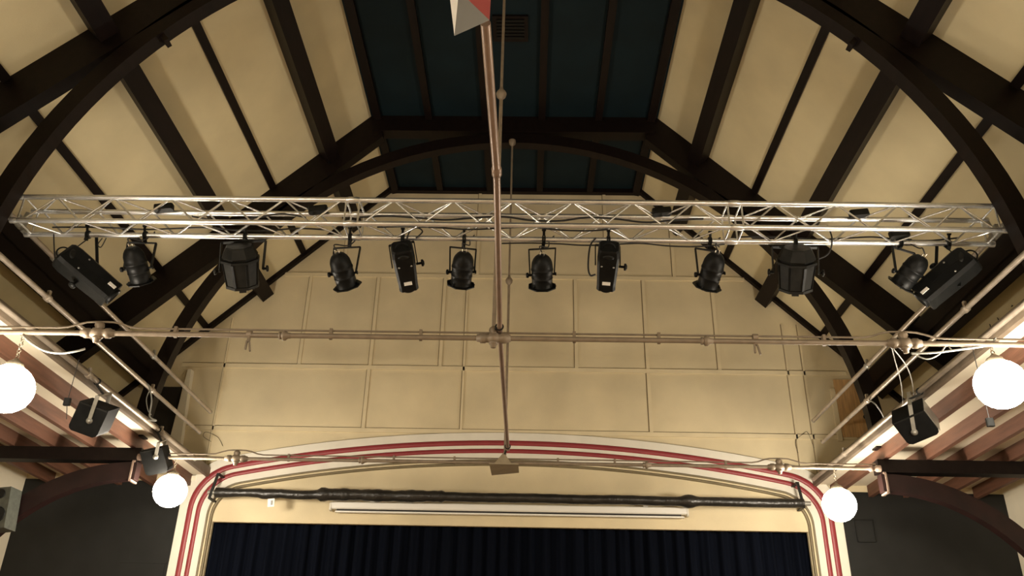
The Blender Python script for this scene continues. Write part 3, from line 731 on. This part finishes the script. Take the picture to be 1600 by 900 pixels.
wire([pY(1392, 537, 6.3), pY(1398, 562, 6.8), pY(1408, 600, 7.4), pX(1411, 632, 4.215)], .0045, 'long pale cord dropping from the right cross fitting to the lower pipe', 'greycable')
wire([pY(1396, 545, 6.3), pY(1415, 570, 6.9), pY(1424, 592, 7.4), pX(1428, 618, 4.215)], .0045, 'shorter pale cord slanting beside the right cross fitting', 'greycable')
wire([pX(1358, 625, 4.255), pY(1366, 630, 8.5), pY(1375, 641, 8.6), pX(1381, 652, 4.215)], .007, 'short white cord tied to the right middle pipe', 'greycable')
q0 = pX(228, 599, -4.255); yq = q0.y
wire([q0, pY(233, 604, yq-.05), pY(237, 625, yq-.06), pY(234, 650, yq-.05), pY(244, 657, yq-.03), pY(230, 656, yq-.02)], .009, 'grey coiled cord hanging from the left middle pipe', 'greycable')
wire([pX(236, 606, -4.255), pY(229, 622, yq+.06), pY(231, 640, yq+.07), pY(236, 648, yq+.08)], .006, 'thin looped cord beside the grey cord on the left middle pipe', 'greycable')
for k, (u, v, u2, v2) in enumerate(((1570, 450, 1582, 478), (1551, 480, 1562, 503), (1521, 485, 1525, 520), (1545, 500, 1548, 512), (1503, 519, 1505, 525))):
    p = pX(u, v, 5.75); q2 = pX(u2, v2, 5.75)
    zz = zs(5.75)
    solo('hanging_hook', MB().tube([p, p+V((0,0,-.05)), q2, q2+V((-.015,0,-.01))], .006, 6), 'cable', 'thin dark hook hanging above the right lower pipe, %s counted towards the stage' % ('first', 'second', 'third', 'fourth', 'fifth')[k], 'hook', 'dark hooks above the right aisle')
for s, pts in ((-1, [(600-270, 690), (318, 682), (322, 675), (340, 683), (348, 697)]), (1, [(1247, 708), (1243, 690), (1255, 678), (1262, 676), (1272, 700)])):
    wire([pY(u, v, YB-.02) for u, v in pts], .0028, 'thin black wire loop on the tan wall above the %s corner of the stage arch' % SIDE[s], group='wire loops on the stage wall')
# lamp lead by each box lamp
wire([pY(1293, 352, 6.62), pY(1300, 372, 6.62), pY(1297, 392, 6.64), pY(1288, 401, 6.66), pY(1276, 405, 6.68)], .007, 'black lead curving from the truss to the right grey box lamp')
wire([pY(931, 372, 6.62), pY(922, 385, 6.62), pY(919, 415, 6.62), pY(922, 430, 6.62), pY(930, 429, 6.64)], .008, 'black lead looping down to the box spot right of centre')
wire([pY(650, 372, 6.62), pY(660, 362, 6.62), pY(652, 356, 6.62), pY(640, 362, 6.62), pY(632, 386, 6.66)], .007, 'black lead looping up from the box spot left of centre')
wire([pY(160, 372, 6.66), pY(153, 382, 6.66), pY(158, 386, 6.66), pY(166, 372, 6.66)], .005, 'thin safety wire looped under the truss near the leftmost spot')
wire([pY(84, 366, 6.5), pY(85, 395, 6.5), pY(87, 410, 6.5)], .006, 'thin black lead dropping to the back of the leftmost spot')

# aisle end walls
for s, (a, b) in ((1, (pY(1335, 812, YB-.02), pY(1369, 847, YB-.02))), (-1, (pY(192, 879, YB-.02), pY(262, 880, YB-.02)))):
    if s > 0:
        t = thing('wall_vent', 'dark framed vent plate on the black wall right of the stage', 'vent', (4.9, YB, 2.3))
        MB().box((a.x, YB-.025, b.z), (b.x, YB-.014, a.z)).build('plate', 'navy_black', t)
        m = MB(); 
        for (x0, z0, x1, z1) in ((a.x, a.z, b.x, a.z), (a.x, b.z, b.x, b.z), (a.x, a.z, a.x, b.z), (b.x, a.z, b.x, b.z)): m.bar((x0, YB-.03, z0), (x1, YB-.03, z1), .014, .014, (0,1,0))
        m.build('frame', 'oldblack', t)
    else:
        t = thing('wall_panel', 'dark flush panel low on the black wall left of the stage', 'panel', (-4.95, YB, 1.2))
        MB().box((-5.25, YB-.022, .6), (-4.66, YB-.014, 1.8)).build('board', 'navy_black', t)
        MB().box((-5.27, YB-.028, 1.8), (-4.64, YB-.014, 1.82)).build('top_strip', 'navy_black', t)
p = pY(299, 748, YB-.03)
t = thing('junction_box', 'small white junction box on the wall beside the left corner of the stage arch', 'junction box', p)
MB().obox(p, (.085,0,0), (0,.03,0), (0,0,.04), .01).build('box', 'white', t)
MB().obox(p+V((0,-.032,0)), (.07,0,0), (0,.004,0), (0,0,.03)).build('lid', 'aisle', t)
# wall speaker at the left edge
sp = thing('wall_speaker', 'grey-green loudspeaker box fixed to the left aisle brace', 'loudspeaker', (-5.85, Y2-.1, 2.0))
c = pY(3, 797, Y2-.14)
R3 = Matrix.Rotation(math.radians(-6), 3, 'Y')
MB().obox(c, R3 @ V((.13,0,0)), R3 @ V((0,0,.235)), (0,.12,0)).build('cabinet', 'grille', sp)
f = c-V((0,.121,0))
for dz, r in ((.16, .055), (-.08, .095)):
    MB().lathe(f+R3 @ V((.02,0,dz)), (0,-1,0), [(0,r),(.008,r),(.01,r*.85),(.002,r*.6),(-.004,r*.2),(-.002,.001)], 22).build('speaker_cone', 'black', sp)
MB().box((c.x-.03, Y2-.03, c.z-.05), (c.x+.03, Y2+.012, c.z+.05)).build('bracket', 'oldblack', sp)

# ------------------------------------------------------------------ clean up helper props, world, camera
for o in bpy.data.objects:
    if '_o' in o: del o['_o']
wd = bpy.data.worlds.new('hall_dark'); scene.world = wd; wd.use_nodes = True
wd.node_tree.nodes['Background'].inputs[0].default_value = (.02, .02, .025, 1); wd.node_tree.nodes['Background'].inputs[1].default_value = .2
cam = bpy.data.cameras.new('camera'); co = bpy.data.objects.new('camera', cam); COL.objects.link(co)
cam.sensor_width = 36; cam.lens = 36*FPX/1600; cam.clip_start = .05
Mx = Matrix((RT, UP, -FW)).transposed().to_4x4(); Mx.translation = (CX, 0, ZO); co.matrix_world = Mx
scene.camera = co
vs_ = scene.view_settings; vs_.view_transform = 'Standard'; vs_.look = 'None'; vs_.gamma = 1; vs_.use_curve_mapping = False; vs_.exposure = .52
